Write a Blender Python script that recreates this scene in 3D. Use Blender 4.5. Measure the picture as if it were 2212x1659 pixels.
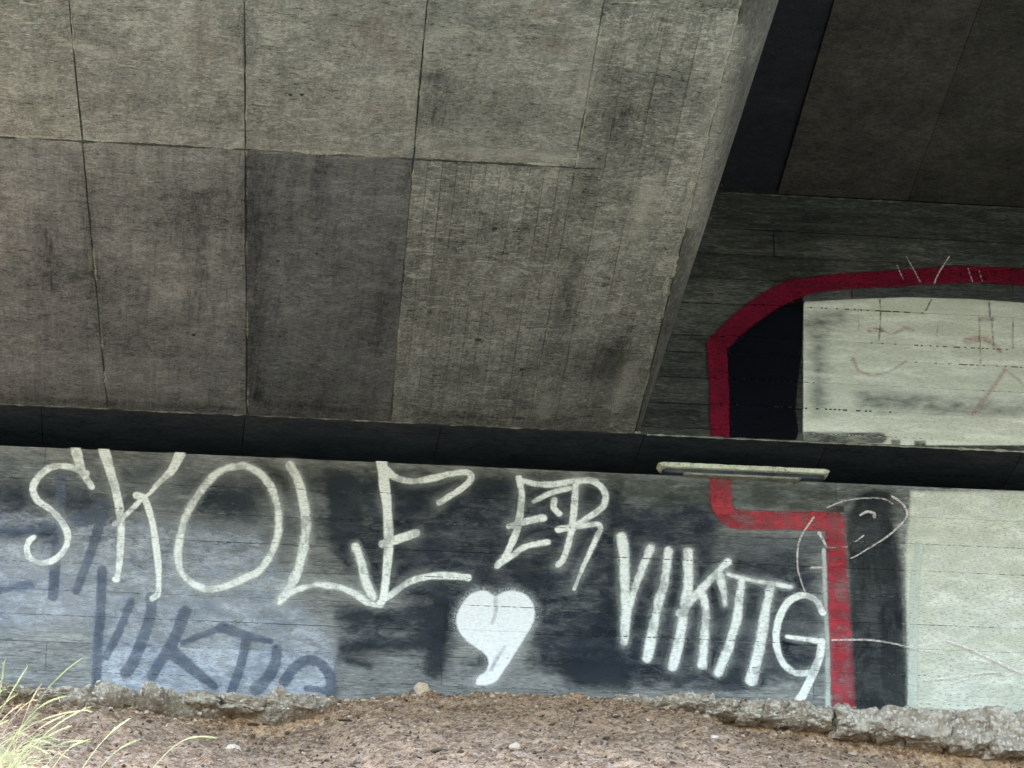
import bpy, bmesh, math, random
import numpy as np
from mathutils import Vector, noise as mnoise

random.seed(7); rng = np.random.default_rng(7)
scene = bpy.context.scene
for o in list(bpy.data.objects): bpy.data.objects.remove(o)
COL = scene.collection

# ------------------------------------------------------------------ camera
PITCH, YAW = math.radians(24.8835), math.radians(6.4)
CAM = Vector((-3.0491, -27.1831, -9.7458))
cd = bpy.data.cameras.new('camera'); cam = bpy.data.objects.new('camera', cd); COL.objects.link(cam)
cam.location = CAM; cam.rotation_euler = (math.pi/2 + PITCH, 0, -YAW)
cd.lens = 120; cd.sensor_width = 36; cd.clip_start = 0.1; cd.clip_end = 2000
scene.camera = cam

# ------------------------------------------------------------------ sky, sun, exposure
SUN_ELEV, SUN_AZ = math.radians(61), math.radians(212)      # azimuth clockwise from +Y
world = bpy.data.worlds.new('World'); scene.world = world; world.use_nodes = True
wn = world.node_tree.nodes; wl = world.node_tree.links
sky = wn.new('ShaderNodeTexSky'); sky.sky_type = 'NISHITA'; sky.sun_disc = False
sky.sun_elevation = SUN_ELEV; sky.sun_rotation = SUN_AZ
bg = wn['Background']; wl.new(sky.outputs[0], bg.inputs[0]); bg.inputs[1].default_value = 0.15
sd = bpy.data.lights.new('sun', 'SUN'); sun = bpy.data.objects.new('sun', sd); COL.objects.link(sun)
sd.energy = 2.3; sd.angle = math.radians(0.53); sd.color = (1, 0.97, 0.93)
sdir = Vector((math.sin(SUN_AZ)*math.cos(SUN_ELEV), math.cos(SUN_AZ)*math.cos(SUN_ELEV), math.sin(SUN_ELEV)))
sun.location = sdir*60; sun.rotation_euler = sdir.to_track_quat('Z', 'Y').to_euler()
scene.view_settings.view_transform = 'Standard'; scene.view_settings.look = 'None'
scene.view_settings.exposure = 2.75; scene.view_settings.gamma = 1
scene.render.engine = 'CYCLES'
scene.cycles.max_bounces = 5; scene.cycles.diffuse_bounces = 4
scene.cycles.transparent_max_bounces = 40
scene.cycles.use_denoising = True
scene.cycles.use_adaptive_sampling = True; scene.cycles.adaptive_threshold = .03

# ------------------------------------------------------------------ surveyed measures
FPX = 120/36*2212.0
FW = Vector((math.sin(YAW)*math.cos(PITCH), math.cos(YAW)*math.cos(PITCH), math.sin(PITCH)))
RT = Vector((math.cos(YAW), -math.sin(YAW), 0)); UP = RT.cross(FW)
def wall_xz(x, y):
    """survey mark -> (X, Z) in metres on the abutment face, the plane Y = 0"""
    r = FW + RT*((x-1106)/FPX) - UP*((y-829.5)/FPX)
    t = -CAM.y/r.y; p = CAM + r*t
    return p.x, p.z
PXM = 1/255.0
Z_TOP, Z_SOF, Z_CEIL = 2.13, 2.52, 4.99        # wall top, girder soffit, slab underside
SKEW = 0.0436                                   # girders run slightly askew to the wall
DECK = 9.6                                      # unseen outer deck is cut off here to let sky light in
def gx(x0, y): return x0 + SKEW*y               # x of a girder line at depth y

# ------------------------------------------------------------------ helpers
def link(o, parent=None):
    COL.objects.link(o)
    if parent is not None: o.parent = parent
    return o
def mesh_obj(name, verts, faces, mat, parent=None, smooth=False):
    me = bpy.data.meshes.new(name); me.from_pydata([tuple(v) for v in verts], [], [tuple(f) for f in faces])
    me.materials.append(mat)
    if smooth: me.polygons.foreach_set('use_smooth', [True]*len(me.polygons))
    me.update()
    return link(bpy.data.objects.new(name, me), parent)
def empty(name, loc=(0, 0, 0)):
    o = bpy.data.objects.new(name, None); o.location = loc; o.empty_display_size = .2
    return link(o)
def tag(o, label, cat, group=None):
    o['label'] = label; o['category'] = cat
    if group: o['group'] = group
    return o
def slab_piece(name, quad, normal, thick, bevel, mat, parent, tint=1.0):
    """bevelled plate: quad = 4 corner points of its visible face, normal = outward direction"""
    n = Vector(normal).normalized(); q = [Vector(p) for p in quad]
    c = sum(q, Vector())/4
    def inset(p, d):
        i = q.index(p); a = (q[i-1]-p).normalized(); b = (q[(i+1) % 4]-p).normalized()
        return p + a*d + b*d
    face = [inset(p, bevel) for p in q]
    rim = [p - n*bevel for p in q]; back = [p - n*thick for p in q]
    v = face + rim + back; f = [(0, 1, 2, 3)]
    for i in range(4):
        j = (i+1) % 4
        f += [(4+i, 4+j, j, i), (8+i, 8+j, 4+j, 4+i)]
    if (q[1]-q[0]).cross(q[2]-q[1]).dot(n) < 0: f = [tuple(reversed(t)) for t in f]
    o = mesh_obj(name, v, f, mat, parent)
    o.color = (tint, tint, tint, 1) if not isinstance(tint, tuple) else (*tint, 1)
    return o
def box(name, lo, hi, mat, parent=None):
    x0, y0, z0 = lo; x1, y1, z1 = hi
    v = [(x0,y0,z0),(x1,y0,z0),(x1,y1,z0),(x0,y1,z0),(x0,y0,z1),(x1,y0,z1),(x1,y1,z1),(x0,y1,z1)]
    return mesh_obj(name, v, [(3,2,1,0),(4,5,6,7),(0,1,5,4),(1,2,6,5),(2,3,7,6),(3,0,4,7)], mat, parent)
def fbm(x, y, z, octv=4):
    return mnoise.fractal(Vector((x, y, z)), 1.0, 2.0, octv)

# ------------------------------------------------------------------ node helpers
class NT:
    def __init__(s, name):
        s.m = bpy.data.materials.new(name); s.m.use_nodes = True
        s.t = s.m.node_tree; s.n = s.t.nodes; s.l = s.t.links
        s.bsdf = s.n['Principled BSDF']; s.out = s.n['Material Output']
    def set(s, sock, v):
        if v is None: return
        if hasattr(v, 'links'): s.l.new(v, sock)
        else:
            if isinstance(v, tuple) and len(v) == 3 and sock.type == 'RGBA': v = (*v, 1)
            sock.default_value = v
    def pos(s, scale=(1, 1, 1)):
        g = s.n.new('ShaderNodeNewGeometry'); m = s.n.new('ShaderNodeMapping')
        m.inputs['Scale'].default_value = scale; s.l.new(g.outputs['Position'], m.inputs['Vector'])
        return m.outputs[0]
    def noise(s, vec, scale, detail=5, rough=.55, dist=0):
        n = s.n.new('ShaderNodeTexNoise'); s.l.new(vec, n.inputs['Vector'])
        n.inputs['Scale'].default_value = scale; n.inputs['Detail'].default_value = detail
        n.inputs['Roughness'].default_value = rough; n.inputs['Distortion'].default_value = dist
        return n.outputs['Fac']
    def voro(s, vec, scale, feat='F1'):
        n = s.n.new('ShaderNodeTexVoronoi'); n.feature = feat; s.l.new(vec, n.inputs['Vector'])
        n.inputs['Scale'].default_value = scale
        return n
    def math(s, op, a, b=None, c=None, clamp=False):
        n = s.n.new('ShaderNodeMath'); n.operation = op; n.use_clamp = clamp
        for i, v in enumerate((a, b, c)):
            if v is not None: s.set(n.inputs[i], v)
        return n.outputs[0]
    def ramp(s, v, a, b, lo=0.0, hi=1.0, smooth=True):
        n = s.n.new('ShaderNodeMapRange'); n.interpolation_type = 'SMOOTHSTEP' if smooth else 'LINEAR'
        s.set(n.inputs['Value'], v); n.inputs['From Min'].default_value = a; n.inputs['From Max'].default_value = b
        n.inputs['To Min'].default_value = lo; n.inputs['To Max'].default_value = hi
        return n.outputs[0]
    def mix(s, f, a, b, mode='MIX'):
        n = s.n.new('ShaderNodeMix'); n.data_type = 'RGBA'; n.blend_type = mode
        s.set(n.inputs[0], f); s.set(n.inputs[6], a); s.set(n.inputs[7], b)
        return n.outputs[2]
    def attr(s, name):
        n = s.n.new('ShaderNodeAttribute'); n.attribute_name = name
        return n.outputs['Fac']
    def objcol(s):
        return s.n.new('ShaderNodeObjectInfo').outputs['Color']
    def bump(s, h, strength, dist=.01):
        n = s.n.new('ShaderNodeBump'); n.inputs['Strength'].default_value = strength
        n.inputs['Distance'].default_value = dist; s.set(n.inputs['Height'], h)
        s.l.new(n.outputs[0], s.bsdf.inputs['Normal'])
    def done(s, col, rough=.9, spec=.25):
        s.set(s.bsdf.inputs['Base Color'], col); s.set(s.bsdf.inputs['Roughness'], rough)
        s.bsdf.inputs['Specular IOR Level'].default_value = spec
        return s.m

# ------------------------------------------------------------------ materials
def concrete(name, dark, mid, light, sx=(1, 1, 1), streak=None, pits=.5, smear=.6, rust=0.0, bumpk=.5):
    k = NT(name); p = k.pos(sx); p0 = k.pos()
    big = k.noise(p0, .7, 3, .6); med = k.noise(p, 8, 5, .75, .5); fine = k.noise(p, 45, 2, .75)
    t = k.math('ADD', k.math('MULTIPLY', big, .55), k.math('ADD', k.math('MULTIPLY', med, .65), k.math('MULTIPLY', fine, .6)))
    col = k.mix(k.ramp(t, .68, .90), dark, mid)
    col = k.mix(k.ramp(t, .88, 1.12), col, light)
    if streak:
        ps = k.pos(streak); st = k.noise(ps, 3.2, 4, .7)
        col = k.mix(k.ramp(st, .5, .72, 0, .55), col, dark)
        col = k.mix(k.ramp(st, .46, .3, 0, .35), col, light)
    if smear:                                    # cement-paste smears and dark scuffs
        pm = k.pos((sx[0]*.55, sx[1]*1.5, sx[2]*1.3)); gate = k.noise(p0, 1.4, 3, .6)
        f = k.math('MULTIPLY', k.ramp(k.noise(pm, 14, 4, .78, 1.4), .53, .63), k.ramp(gate, .38, .56, .2, 1))
        col = k.mix(k.math('MULTIPLY', f, smear), col, tuple(min(1, c*1.12) for c in light))
        f2 = k.math('MULTIPLY', k.ramp(k.noise(pm, 19, 4, .8, 1.0), .55, .64), k.ramp(gate, .64, .44, .35, 1))
        col = k.mix(k.math('MULTIPLY', f2, min(1, smear*1.1)), col, tuple(c*.4 for c in dark))
        f3 = k.math('MULTIPLY', k.ramp(k.noise(k.pos((sx[0]*.8, sx[1]*1.8, sx[2]*1.6)), 42, 2, .7, .6), .58, .68), k.ramp(k.noise(p0, 3.1, 2), .45, .6))
        col = k.mix(k.math('MULTIPLY', f3, min(1, smear*.6)), col, tuple(c*.3 for c in dark))
        blot = k.noise(p0, 2.6, 5, .72, .8)
        col = k.mix(k.ramp(blot, .60, .76, 0, smear*.45), col, tuple(c*.6 for c in dark))
    if pits:
        v = k.voro(p, 34); f = k.math('MULTIPLY', k.ramp(v.outputs['Distance'], .2, .1), k.ramp(k.noise(p0, 6, 3), .5, .6))
        col = k.mix(k.math('MULTIPLY', f, pits), col, tuple(c*.25 for c in dark))
    if rust:
        col = k.mix(k.ramp(k.noise(p, 2.3, 4, .7), .56, .74, 0, rust), col, (.36, .25, .20))
    col = k.mix(1.0, col, k.objcol(), 'MULTIPLY')
    k.bump(k.math('ADD', med, k.math('MULTIPLY', fine, .6)), bumpk, .012)
    return k.done(col, .92, .08)

M = {}
M['soffit'] = concrete('soffit_concrete', (.092, .096, .091), (.202, .207, .196), (.365, .372, .345), (1, .9, 1), (2.5, .3, 1), .8, .72, .16)
M['soffit_low'] = concrete('streaked_soffit_concrete', (.078, .082, .081), (.180, .185, .180), (.32, .328, .31), (1, .9, 1), (5, .25, 1), .6, .6, .10)  # row nearest the wall mixed darker, for the light falloff there
M['soffit_board'] = concrete('board_marked_concrete', (.070, .074, .069), (.175, .180, .168), (.36, .366, .335), (1, .8, 1), (7, .3, 1), .5, .85, .06)
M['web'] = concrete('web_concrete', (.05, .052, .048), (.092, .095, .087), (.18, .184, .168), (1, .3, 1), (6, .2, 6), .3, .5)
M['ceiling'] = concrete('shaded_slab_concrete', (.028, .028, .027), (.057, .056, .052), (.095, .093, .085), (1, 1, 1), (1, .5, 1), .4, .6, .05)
M['ceiling_dark'] = concrete('dark_slab_concrete', (.014, .016, .021), (.022, .025, .031), (.038, .041, .047), (1, 1, 1), None, .2, .25)  # darker mix for the slot strip and slab backing
M['wall'] = concrete('wall_concrete', (.10, .106, .104), (.205, .212, .205), (.36, .365, .35), (.35, 1, 1.6), (.35, 1, 5), .9, .7)
M['upper'] = concrete('dark_wall_concrete', (.020, .022, .020), (.045, .047, .041), (.12, .122, .105), (.35, 1, 1.6), (.25, 1, 4), .4, .5)  # upper wall, mixed darker than the lower wall
M['gap'] = concrete('shaded_gap_concrete', (.028, .036, .046), (.055, .064, .074), (.10, .105, .105), (.4, 1, 1), None, .2, .25)  # shade of the bearing gap mixed into the concrete colour
M['seam'] = concrete('mortar_seam', (.12, .12, .10), (.28, .275, .225), (.42, .42, .34), (1, 1, 1), None, .3, .6)
M['pad'] = concrete('painted_bearing_mortar', (.3, .3, .22), (.6, .62, .47), (.72, .74, .6), (1, 1, 1), None, .8, .3)
M['dark_joint'] = concrete('joint_shadow_concrete', (.03, .03, .028), (.05, .05, .045), (.08, .08, .07), (1, 1, 1), None, .2, .2)

def rubble_mat(name, dark, mid, light, sc=1.0):
    k = NT(name); p = k.pos()
    v = k.voro(p, 34*sc); cellc = v.outputs['Color']; sp = k.n.new('ShaderNodeSeparateColor'); k.l.new(cellc, sp.inputs[0])
    med = k.noise(p, 7, 6, .7); fine = k.noise(p, 90, 4, .7)
    col = k.mix(k.ramp(med, .36, .62), dark, mid)
    col = k.mix(k.ramp(sp.outputs[0], .45, .95, 0, .85), col, light)
    col = k.mix(k.ramp(v.outputs['Distance'], .55, .8, 0, .45), col, dark)
    col = k.mix(k.ramp(fine, .3, .7, 0, .35), col, mid)
    h = k.math('ADD', k.math('MULTIPLY', k.ramp(v.outputs['Distance'], .7, .0), .7), fine)
    k.bump(h, .8, .02)
    return k.done(col, .95, .15)
M['rubble'] = rubble_mat('broken_concrete', (.24, .19, .14), (.50, .43, .345), (.72, .67, .58))

def soil_mat():
    k = NT('dry_soil'); p = k.pos()
    big = k.noise(p, .8, 4, .6); med = k.noise(p, 6, 7, .7, .4); fine = k.noise(p, 30, 3, .75)
    v = k.voro(p, 42); sp = k.n.new('ShaderNodeSeparateColor'); k.l.new(v.outputs['Color'], sp.inputs[0])
    col = k.mix(k.ramp(med, .38, .62), (.21, .122, .072), (.50, .33, .20))
    col = k.mix(k.ramp(fine, .5, .75), col, (.70, .52, .355))
    col = k.mix(k.ramp(fine, .47, .34, 0, .9), col, (.075, .048, .032))
    col = k.mix(k.ramp(big, .52, .68, 0, .4), col, (.57, .41, .27))
    col = k.mix(k.ramp(k.noise(k.pos((.7, 1.1, 1)), 2.2, 4, .65), .54, .68, 0, .6), col, (.15, .092, .056))
    col = k.mix(k.ramp(sp.outputs[1], .86, .95, 0, .5), col, (.52, .45, .38))
    # green bank and grass field away from the sheltered strip
    g = k.n.new('ShaderNodeNewGeometry'); sx = k.n.new('ShaderNodeSeparateXYZ'); k.l.new(g.outputs['Position'], sx.inputs[0])
    fy = k.math('ADD', sx.outputs[1], k.math('MULTIPLY', k.math('SUBTRACT', k.noise(p, .5, 4), .5), 3))
    grass = k.mix(k.noise(p, 3, 6, .7), (.13, .145, .115), (.20, .215, .175))
    col = k.mix(k.ramp(fy, -6.6, -7.6), col, grass)
    k.bump(k.math('ADD', med, k.math('MULTIPLY', fine, .8)), .7, .03)
    return k.done(col, .96, .1)
M['soil'] = soil_mat()
def pebble_mat(name, a, b, c):
    k = NT(name)
    r = k.attr('tone'); col = k.mix(k.ramp(r, 0, .5), a, b); col = k.mix(k.ramp(r, .5, 1), col, c)
    col = k.mix(k.ramp(k.noise(k.pos(), 70, 4, .7), .35, .65, 0, .4), col, tuple(x*.5 for x in b))
    return k.done(col, .93, .2)
M['pebble'] = pebble_mat('pebbles', (.08, .05, .032), (.38, .26, .165), (.66, .54, .42))
M['aggregate'] = pebble_mat('aggregate_stones', (.24, .19, .145), (.52, .46, .385), (.76, .71, .63))
M['twig'] = pebble_mat('dead_plant_litter', (.045, .03, .02), (.10, .07, .045), (.24, .18, .12))
def leaf_mat():
    k = NT('dry_grass'); r = k.attr('tone')
    col = k.mix(k.ramp(r, 0, .75), (.14, .18, .065), (.27, .285, .13)); col = k.mix(k.ramp(r, .8, .84), col, (.32, .25, .14))
    k.set(k.bsdf.inputs['Base Color'], col); k.bsdf.inputs['Roughness'].default_value = .6
    tr = k.n.new('ShaderNodeBsdfTranslucent'); k.set(tr.inputs[0], col)
    mx = k.n.new('ShaderNodeMixShader'); mx.inputs[0].default_value = .3
    k.l.new(k.bsdf.outputs[0], mx.inputs[1]); k.l.new(tr.outputs[0], mx.inputs[2]); k.l.new(mx.outputs[0], k.out.inputs[0])
    return k.m
M['grass'] = leaf_mat()

# ================================================================== BRIDGE DECK
deck = tag(empty('bridge_deck', (0, -4, Z_SOF)), 'grey concrete bridge deck overhead with board-marked girder soffit and dark slab bay', 'bridge')
def D(v): return (v[0], v[1]+4, v[2]-Z_SOF)      # deck-local coordinates
def Dv(vs): return [D(v) for v in vs]
XL, XR = -6.2, 1.10                              # girder soffit edges at the wall
# girder core: soffit, tapering chamfer on its right flank, web, top
def sect(y):
    c = .05 + .30*min(1, -y/7.3); up = .9*c + .04
    return [(gx(XL, y), y, Z_SOF+.03), (gx(XR, y)-.012, y, Z_SOF+.03), (gx(XR, y)-.004, y, Z_SOF+.012), (gx(XR, y)+c*.35, y, Z_SOF+up*.18),
            (gx(XR, y)+c*.75, y, Z_SOF+up*.5), (gx(XR, y)+c, y, Z_SOF+up), (gx(XR, y)+c, y, Z_CEIL+.25), (gx(XL, y), y, Z_CEIL+.25)]
ys = [0.0] + [-.3*i for i in range(1, 26)] + [-DECK]
V = []; Fc = []
for i, y in enumerate(ys):
    V += Dv(sect(y))
    if i:
        a, b = (i-1)*8, i*8
        for j in range(8): Fc.append((a+j, b+j, b+(j+1) % 8, a+(j+1) % 8))
Fc.append(tuple(range(7, -1, -1))); Fc.append(tuple(range((len(ys)-1)*8, len(ys)*8)))
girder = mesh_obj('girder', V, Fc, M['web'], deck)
girder.data.materials.append(M['dark_joint'])
for p in girder.data.polygons:
    if p.normal.z < -.99: p.material_index = 1
bm = bmesh.new(); bm.from_mesh(girder.data); bmesh.ops.recalc_face_normals(bm, faces=bm.faces); bm.to_mesh(girder.data); bm.free()

GAP = .0035
def rough_piece(name, q, n_long, jit, bevel, thick, mat, parent, tint):
    """soffit plate (normal down) whose outline wanders a few millimetres"""
    out = []
    for i in range(4):
        a, b = Vector(q[i]), Vector(q[(i+1) % 4]); n = max(1, int(n_long*(b-a).length/4.8))
        t = (b-a).normalized(); s_ = Vector((-t.y, t.x, 0))
        for k in range(n):
            out.append(a.lerp(b, k/n) + (s_*random.uniform(-jit*.3, jit) if k else Vector()))
    c = Vector((sum(p.x for p in out)/len(out), sum(p.y for p in out)/len(out), 0)); n = len(out)
    def ins(p):
        d = c-p; return p + Vector((math.copysign(bevel, d.x), math.copysign(bevel, d.y), 0))
    V = [ins(p) for p in out] + [p+Vector((0, 0, bevel)) for p in out] + [p+Vector((0, 0, thick)) for p in out]
    Fc = [tuple(range(n-1, -1, -1))]
    for i in range(n):
        j = (i+1) % n; Fc += [(i, j, n+j, n+i), (n+i, n+j, 2*n+j, 2*n+i)]
    o = mesh_obj(name, V, Fc, mat, parent)
    o.color = (*tint, 1) if isinstance(tint, tuple) else (tint, tint, tint, 1)
    return o
def soffit_piece(x0, x1, y0, y1, mat, tint, dz=0.0, name='formwork_panel'):
    GAP = .0028 if name == 'formwork_panel' else .0008
    a, b = min(y0, y1)+GAP, max(y0, y1)-GAP
    q = [(gx(x0, a)+GAP, a, Z_SOF+dz), (gx(x1, a)-GAP, a, Z_SOF+dz), (gx(x1, b)-GAP, b, Z_SOF+dz), (gx(x0, b)+GAP, b, Z_SOF+dz)]
    if name == 'formwork_panel': return rough_piece(name, Dv(q), 10, .005, .003, .04-dz, M[mat], girder, tint)
    return rough_piece(name, Dv(q), 5, .0012, .0018, .04-dz, M[mat], girder, tint)
cols = [XL, -4.74, -3.53, -2.325, -1.07, 0.145]
tint_up = [(1, 1, .98), (1.06, 1.05, 1.0), (1.03, 1.02, .98), (1.02, 1.01, .97), (1.0, 1.0, .95)]
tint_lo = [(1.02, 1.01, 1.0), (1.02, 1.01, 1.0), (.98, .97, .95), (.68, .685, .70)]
for i in range(5):
    soffit_piece(cols[i], cols[i+1], -4.8, -7.2, 'soffit', tint_up[i], -.002*(i % 2))
    soffit_piece(cols[i], cols[i+1], -7.2, -DECK+.01, 'soffit', .95, -.001*i)
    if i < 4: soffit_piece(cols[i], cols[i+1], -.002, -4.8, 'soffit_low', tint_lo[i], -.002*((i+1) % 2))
nb = 11; w = (cols[5]-cols[4])/nb
for i in range(nb):                              # narrow boards of the lower bay
    t = .84 + .28*random.random(); s = random.random()*1.2
    soffit_piece(cols[4]+i*w, cols[4]+(i+1)*w, -.002, -2.2-s, 'soffit_board', (t, t, t*.97), -.004*random.random(), 'formwork_board')
    t = .86 + .26*random.random()
    soffit_piece(cols[4]+i*w, cols[4]+(i+1)*w, -2.2-s, -4.8, 'soffit_board', (t, t, t*.97), -.004*random.random(), 'formwork_board')
bx = [0.145, .365, .605, .85, 1.085]
for i in range(4):                               # wide boards along the girder's right edge
    cuts = [-.002, -1.7-random.random(), -3.6-random.random()*1.4, -6.2-random.random(), -7.2, -DECK+.01]
    for j in range(5):
        t = .80 + .26*random.random() + (.12 if i == 3 else 0)
        soffit_piece(bx[i], bx[i+1], cuts[j], cuts[j+1], 'soffit_board', (t, t, t*.96), -.005*random.random(), 'formwork_board')

# slab bay right of the girder, with a recessed darker strip beside the web
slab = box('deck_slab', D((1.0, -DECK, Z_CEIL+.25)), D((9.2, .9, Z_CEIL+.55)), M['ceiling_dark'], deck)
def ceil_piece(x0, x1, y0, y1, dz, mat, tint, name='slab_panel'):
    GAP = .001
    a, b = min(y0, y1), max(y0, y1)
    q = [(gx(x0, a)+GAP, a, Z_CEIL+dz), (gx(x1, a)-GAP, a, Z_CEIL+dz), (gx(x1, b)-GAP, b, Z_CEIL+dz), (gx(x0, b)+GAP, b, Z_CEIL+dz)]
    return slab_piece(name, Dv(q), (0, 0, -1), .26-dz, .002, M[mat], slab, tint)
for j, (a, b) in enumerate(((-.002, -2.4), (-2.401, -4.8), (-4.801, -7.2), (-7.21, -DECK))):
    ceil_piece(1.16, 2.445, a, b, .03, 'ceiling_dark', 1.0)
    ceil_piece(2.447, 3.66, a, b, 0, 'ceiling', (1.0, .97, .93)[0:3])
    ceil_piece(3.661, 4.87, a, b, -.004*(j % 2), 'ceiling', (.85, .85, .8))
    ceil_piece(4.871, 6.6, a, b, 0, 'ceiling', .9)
V = []; Fc = []
for i, y in enumerate((0, -DECK)):               # the next girder, beyond the bay
    V += Dv([(gx(6.6, y), y, Z_SOF), (gx(9.2, y), y, Z_SOF), (gx(9.2, y), y, Z_CEIL+.25), (gx(6.6, y), y, Z_CEIL+.25)])
Fc = [(0, 1, 5, 4), (1, 2, 6, 5), (2, 3, 7, 6), (3, 0, 4, 7), (3, 2, 1, 0), (4, 5, 6, 7)]
mesh_obj('girder', V, Fc, M['web'], deck)
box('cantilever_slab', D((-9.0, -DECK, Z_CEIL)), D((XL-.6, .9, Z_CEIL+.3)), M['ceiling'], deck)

# ================================================================== ABUTMENT
abut = tag(empty('abutment_wall', (0, .3, -.4)), 'graffiti-covered concrete abutment wall under the bridge with dark bearing gap', 'wall')
def A(v): return (v[0], v[1]-.3, v[2]+.4)
def Av(vs): return [A(v) for v in vs]
WX0, WX1 = -9.0, 9.2
lower = box('lower_wall', A((WX0, .03, -1.2)), A((WX1, 1.6, Z_TOP-.02)), M['dark_joint'], abut)
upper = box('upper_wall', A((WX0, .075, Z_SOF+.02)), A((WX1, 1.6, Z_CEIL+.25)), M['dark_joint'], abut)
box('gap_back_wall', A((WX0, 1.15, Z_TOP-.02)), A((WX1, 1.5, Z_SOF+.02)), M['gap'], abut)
# courses of formwork boards; each course stands a little proud of, or behind, its neighbours
LOWZ = [-1.2, -.9, -.65, -.40, -.155, .094, .353, .592, .819, 1.069, 1.32, 1.575, 1.83, Z_TOP]
UPZ = [Z_SOF, 2.60, 2.843, 3.098, 3.35, 3.52, 3.845, 4.10, 4.36, 4.62, Z_CEIL-.002]
LOFF = [random.random()*.006 for _ in LOWZ]; UOFF = [random.random()*.013 for _ in UPZ]
UPY = .03
def courses(zs, offs, y0, mat, parent, tint_fn, thick):
    for i in range(len(zs)-1):
        xs = [WX0]; x = WX0 + random.random()*3
        while x < WX1-1: xs.append(x); x += 2.6 + random.random()*1.8
        xs.append(WX1)
        if zs is UPZ: xs = [WX0, -4.0, (.9, 3.1, 4.6, 2.4, 5.5)[i % 5], WX1]
        if zs is LOWZ and i == 5: xs = [WX0, -6.5, -3.93, -.6, 2.6, 5.4, WX1]
        if zs is LOWZ and i == 4: xs = [WX0, -6.0, -3.46, .3, 3.3, 6.2, WX1]
        for a, b in zip(xs[:-1], xs[1:]):
            y = y0 - offs[i]
            g = .0016 if zs is LOWZ else .0035
            q = [(a+g, y, zs[i]+g), (b-g, y, zs[i]+g), (b-g, y, zs[i+1]-g), (a+g, y, zs[i+1]-g)]
            slab_piece('wall_board', Av(q), (0, -1, 0), thick+offs[i], .0022 if zs is LOWZ else .004, mat, parent, tint_fn(i))
courses(LOWZ, LOFF, 0, M['wall'], lower, lambda i: .85+.25*random.random(), .031)
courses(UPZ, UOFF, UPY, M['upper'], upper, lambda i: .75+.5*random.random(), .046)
# the gap's sloping-in ceiling pieces: underside of the end diaphragm, gap shade in the colour
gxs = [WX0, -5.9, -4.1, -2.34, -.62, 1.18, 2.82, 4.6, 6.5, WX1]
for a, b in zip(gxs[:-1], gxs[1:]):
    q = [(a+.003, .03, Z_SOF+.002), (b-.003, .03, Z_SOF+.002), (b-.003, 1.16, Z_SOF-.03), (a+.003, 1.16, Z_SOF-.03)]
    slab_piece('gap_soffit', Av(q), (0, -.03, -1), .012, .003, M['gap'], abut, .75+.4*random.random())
# crumbly mortar bead along the top of the gap
def bead(name, x0, x1, yc, zc, r, mat, parent, seed):
    V = []; Fc = []; n = int((x1-x0)/.018); m = 6
    for i in range(n+1):
        x = x0 + (x1-x0)*i/n
        rr = r*(.55 + .9*max(0, fbm(x*9, seed, 0, 3)+.35))
        for j in range(m):
            an = 2*math.pi*j/m
            V.append(A((x, yc + rr*math.cos(an)*.8, zc + rr*math.sin(an) + .004*fbm(x*14, j, seed, 2))))
        if i:
            for j in range(m): Fc.append(((i-1)*m+j, (i-1)*m+(j+1) % m, i*m+(j+1) % m, i*m+j))
    return mesh_obj(name, V, Fc, mat, parent)
bead('mortar_seam', WX0, 1.14, -.001, Z_SOF+.008, .013, M['seam'], abut, 1.3)
bead('mortar_seam', 1.2, WX1, UPY-.006, Z_SOF+.004, .010, M['seam'], abut, 5.1)
bead('mortar_seam', 1.95, WX1, UPY+.0, Z_CEIL-.006, .012, M['web'], abut, 8.1)

def fin(pa, pb, r, mat, seed, gate=.0):
    V = []; Fc = []; pa, pb = Vector(pa), Vector(pb); L = (pb-pa).length; n = int(L/.022); d = (pb-pa)/L; sd = Vector((-d.y, d.x, 0)); run = False
    for i in range(n+1):
        p = pa + d*(L*i/n); k = fbm(p.x*2.3+seed, p.y*2.3, seed, 4) - gate
        if k <= 0: run = False; continue
        w = r*(.4+1.6*min(1, k*2))*(.6+.8*random.random()); h = w*.5; b = len(V); p = p + sd*r*fbm(p.x*8, p.y*8, seed, 2)
        for (u, v) in ((-w, .002), (-w*.4, -h), (w*.5, -h*.8), (w, .002)): V.append(D(p + sd*u + Vector((0, 0, v))))
        if run: Fc += [(b-4+j, b-3+j, b+1+j, b+j) for j in range(3)]
        run = True
    o = mesh_obj('mortar_fin', V, Fc, mat, girder); o['kind'] = 'stuff'
    return o
zf = Z_SOF-.003
fin((XL, -4.80, zf), (cols[5], -4.80, zf), .0075, M['dark_joint'], 71.0, -.35)
fin((XL, -4.825, zf-.001), (cols[5], -4.825, zf-.001), .012, M['seam'], 2.0, .02)
fin((XL, -7.2, zf), (cols[5], -7.2, zf), .010, M['seam'], 9.0, .1)
for q_, xx in enumerate(cols[1:6]):
    fin((gx(xx, -DECK)+.008, -DECK, zf), (gx(xx, -.02)+.008, -.02, zf), .006, M['seam'], 12.0+q_*3, .12)
    fin((gx(xx, -DECK)+.004, -DECK, zf), (gx(xx, -.02)+.004, -.02, zf), .0026, M['dark_joint'], 32.0+q_*3, .02)
fin((gx(XR, -DECK)-.02, -DECK, zf), (gx(XR, -.02)-.02, -.02, zf), .007, M['seam'], 51.0, -.1)
fin((gx(XR, -DECK)-.05, -DECK, zf), (gx(XR, -.02)-.05, -.02, zf), .011, M['seam'], 57.0, .1)

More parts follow.
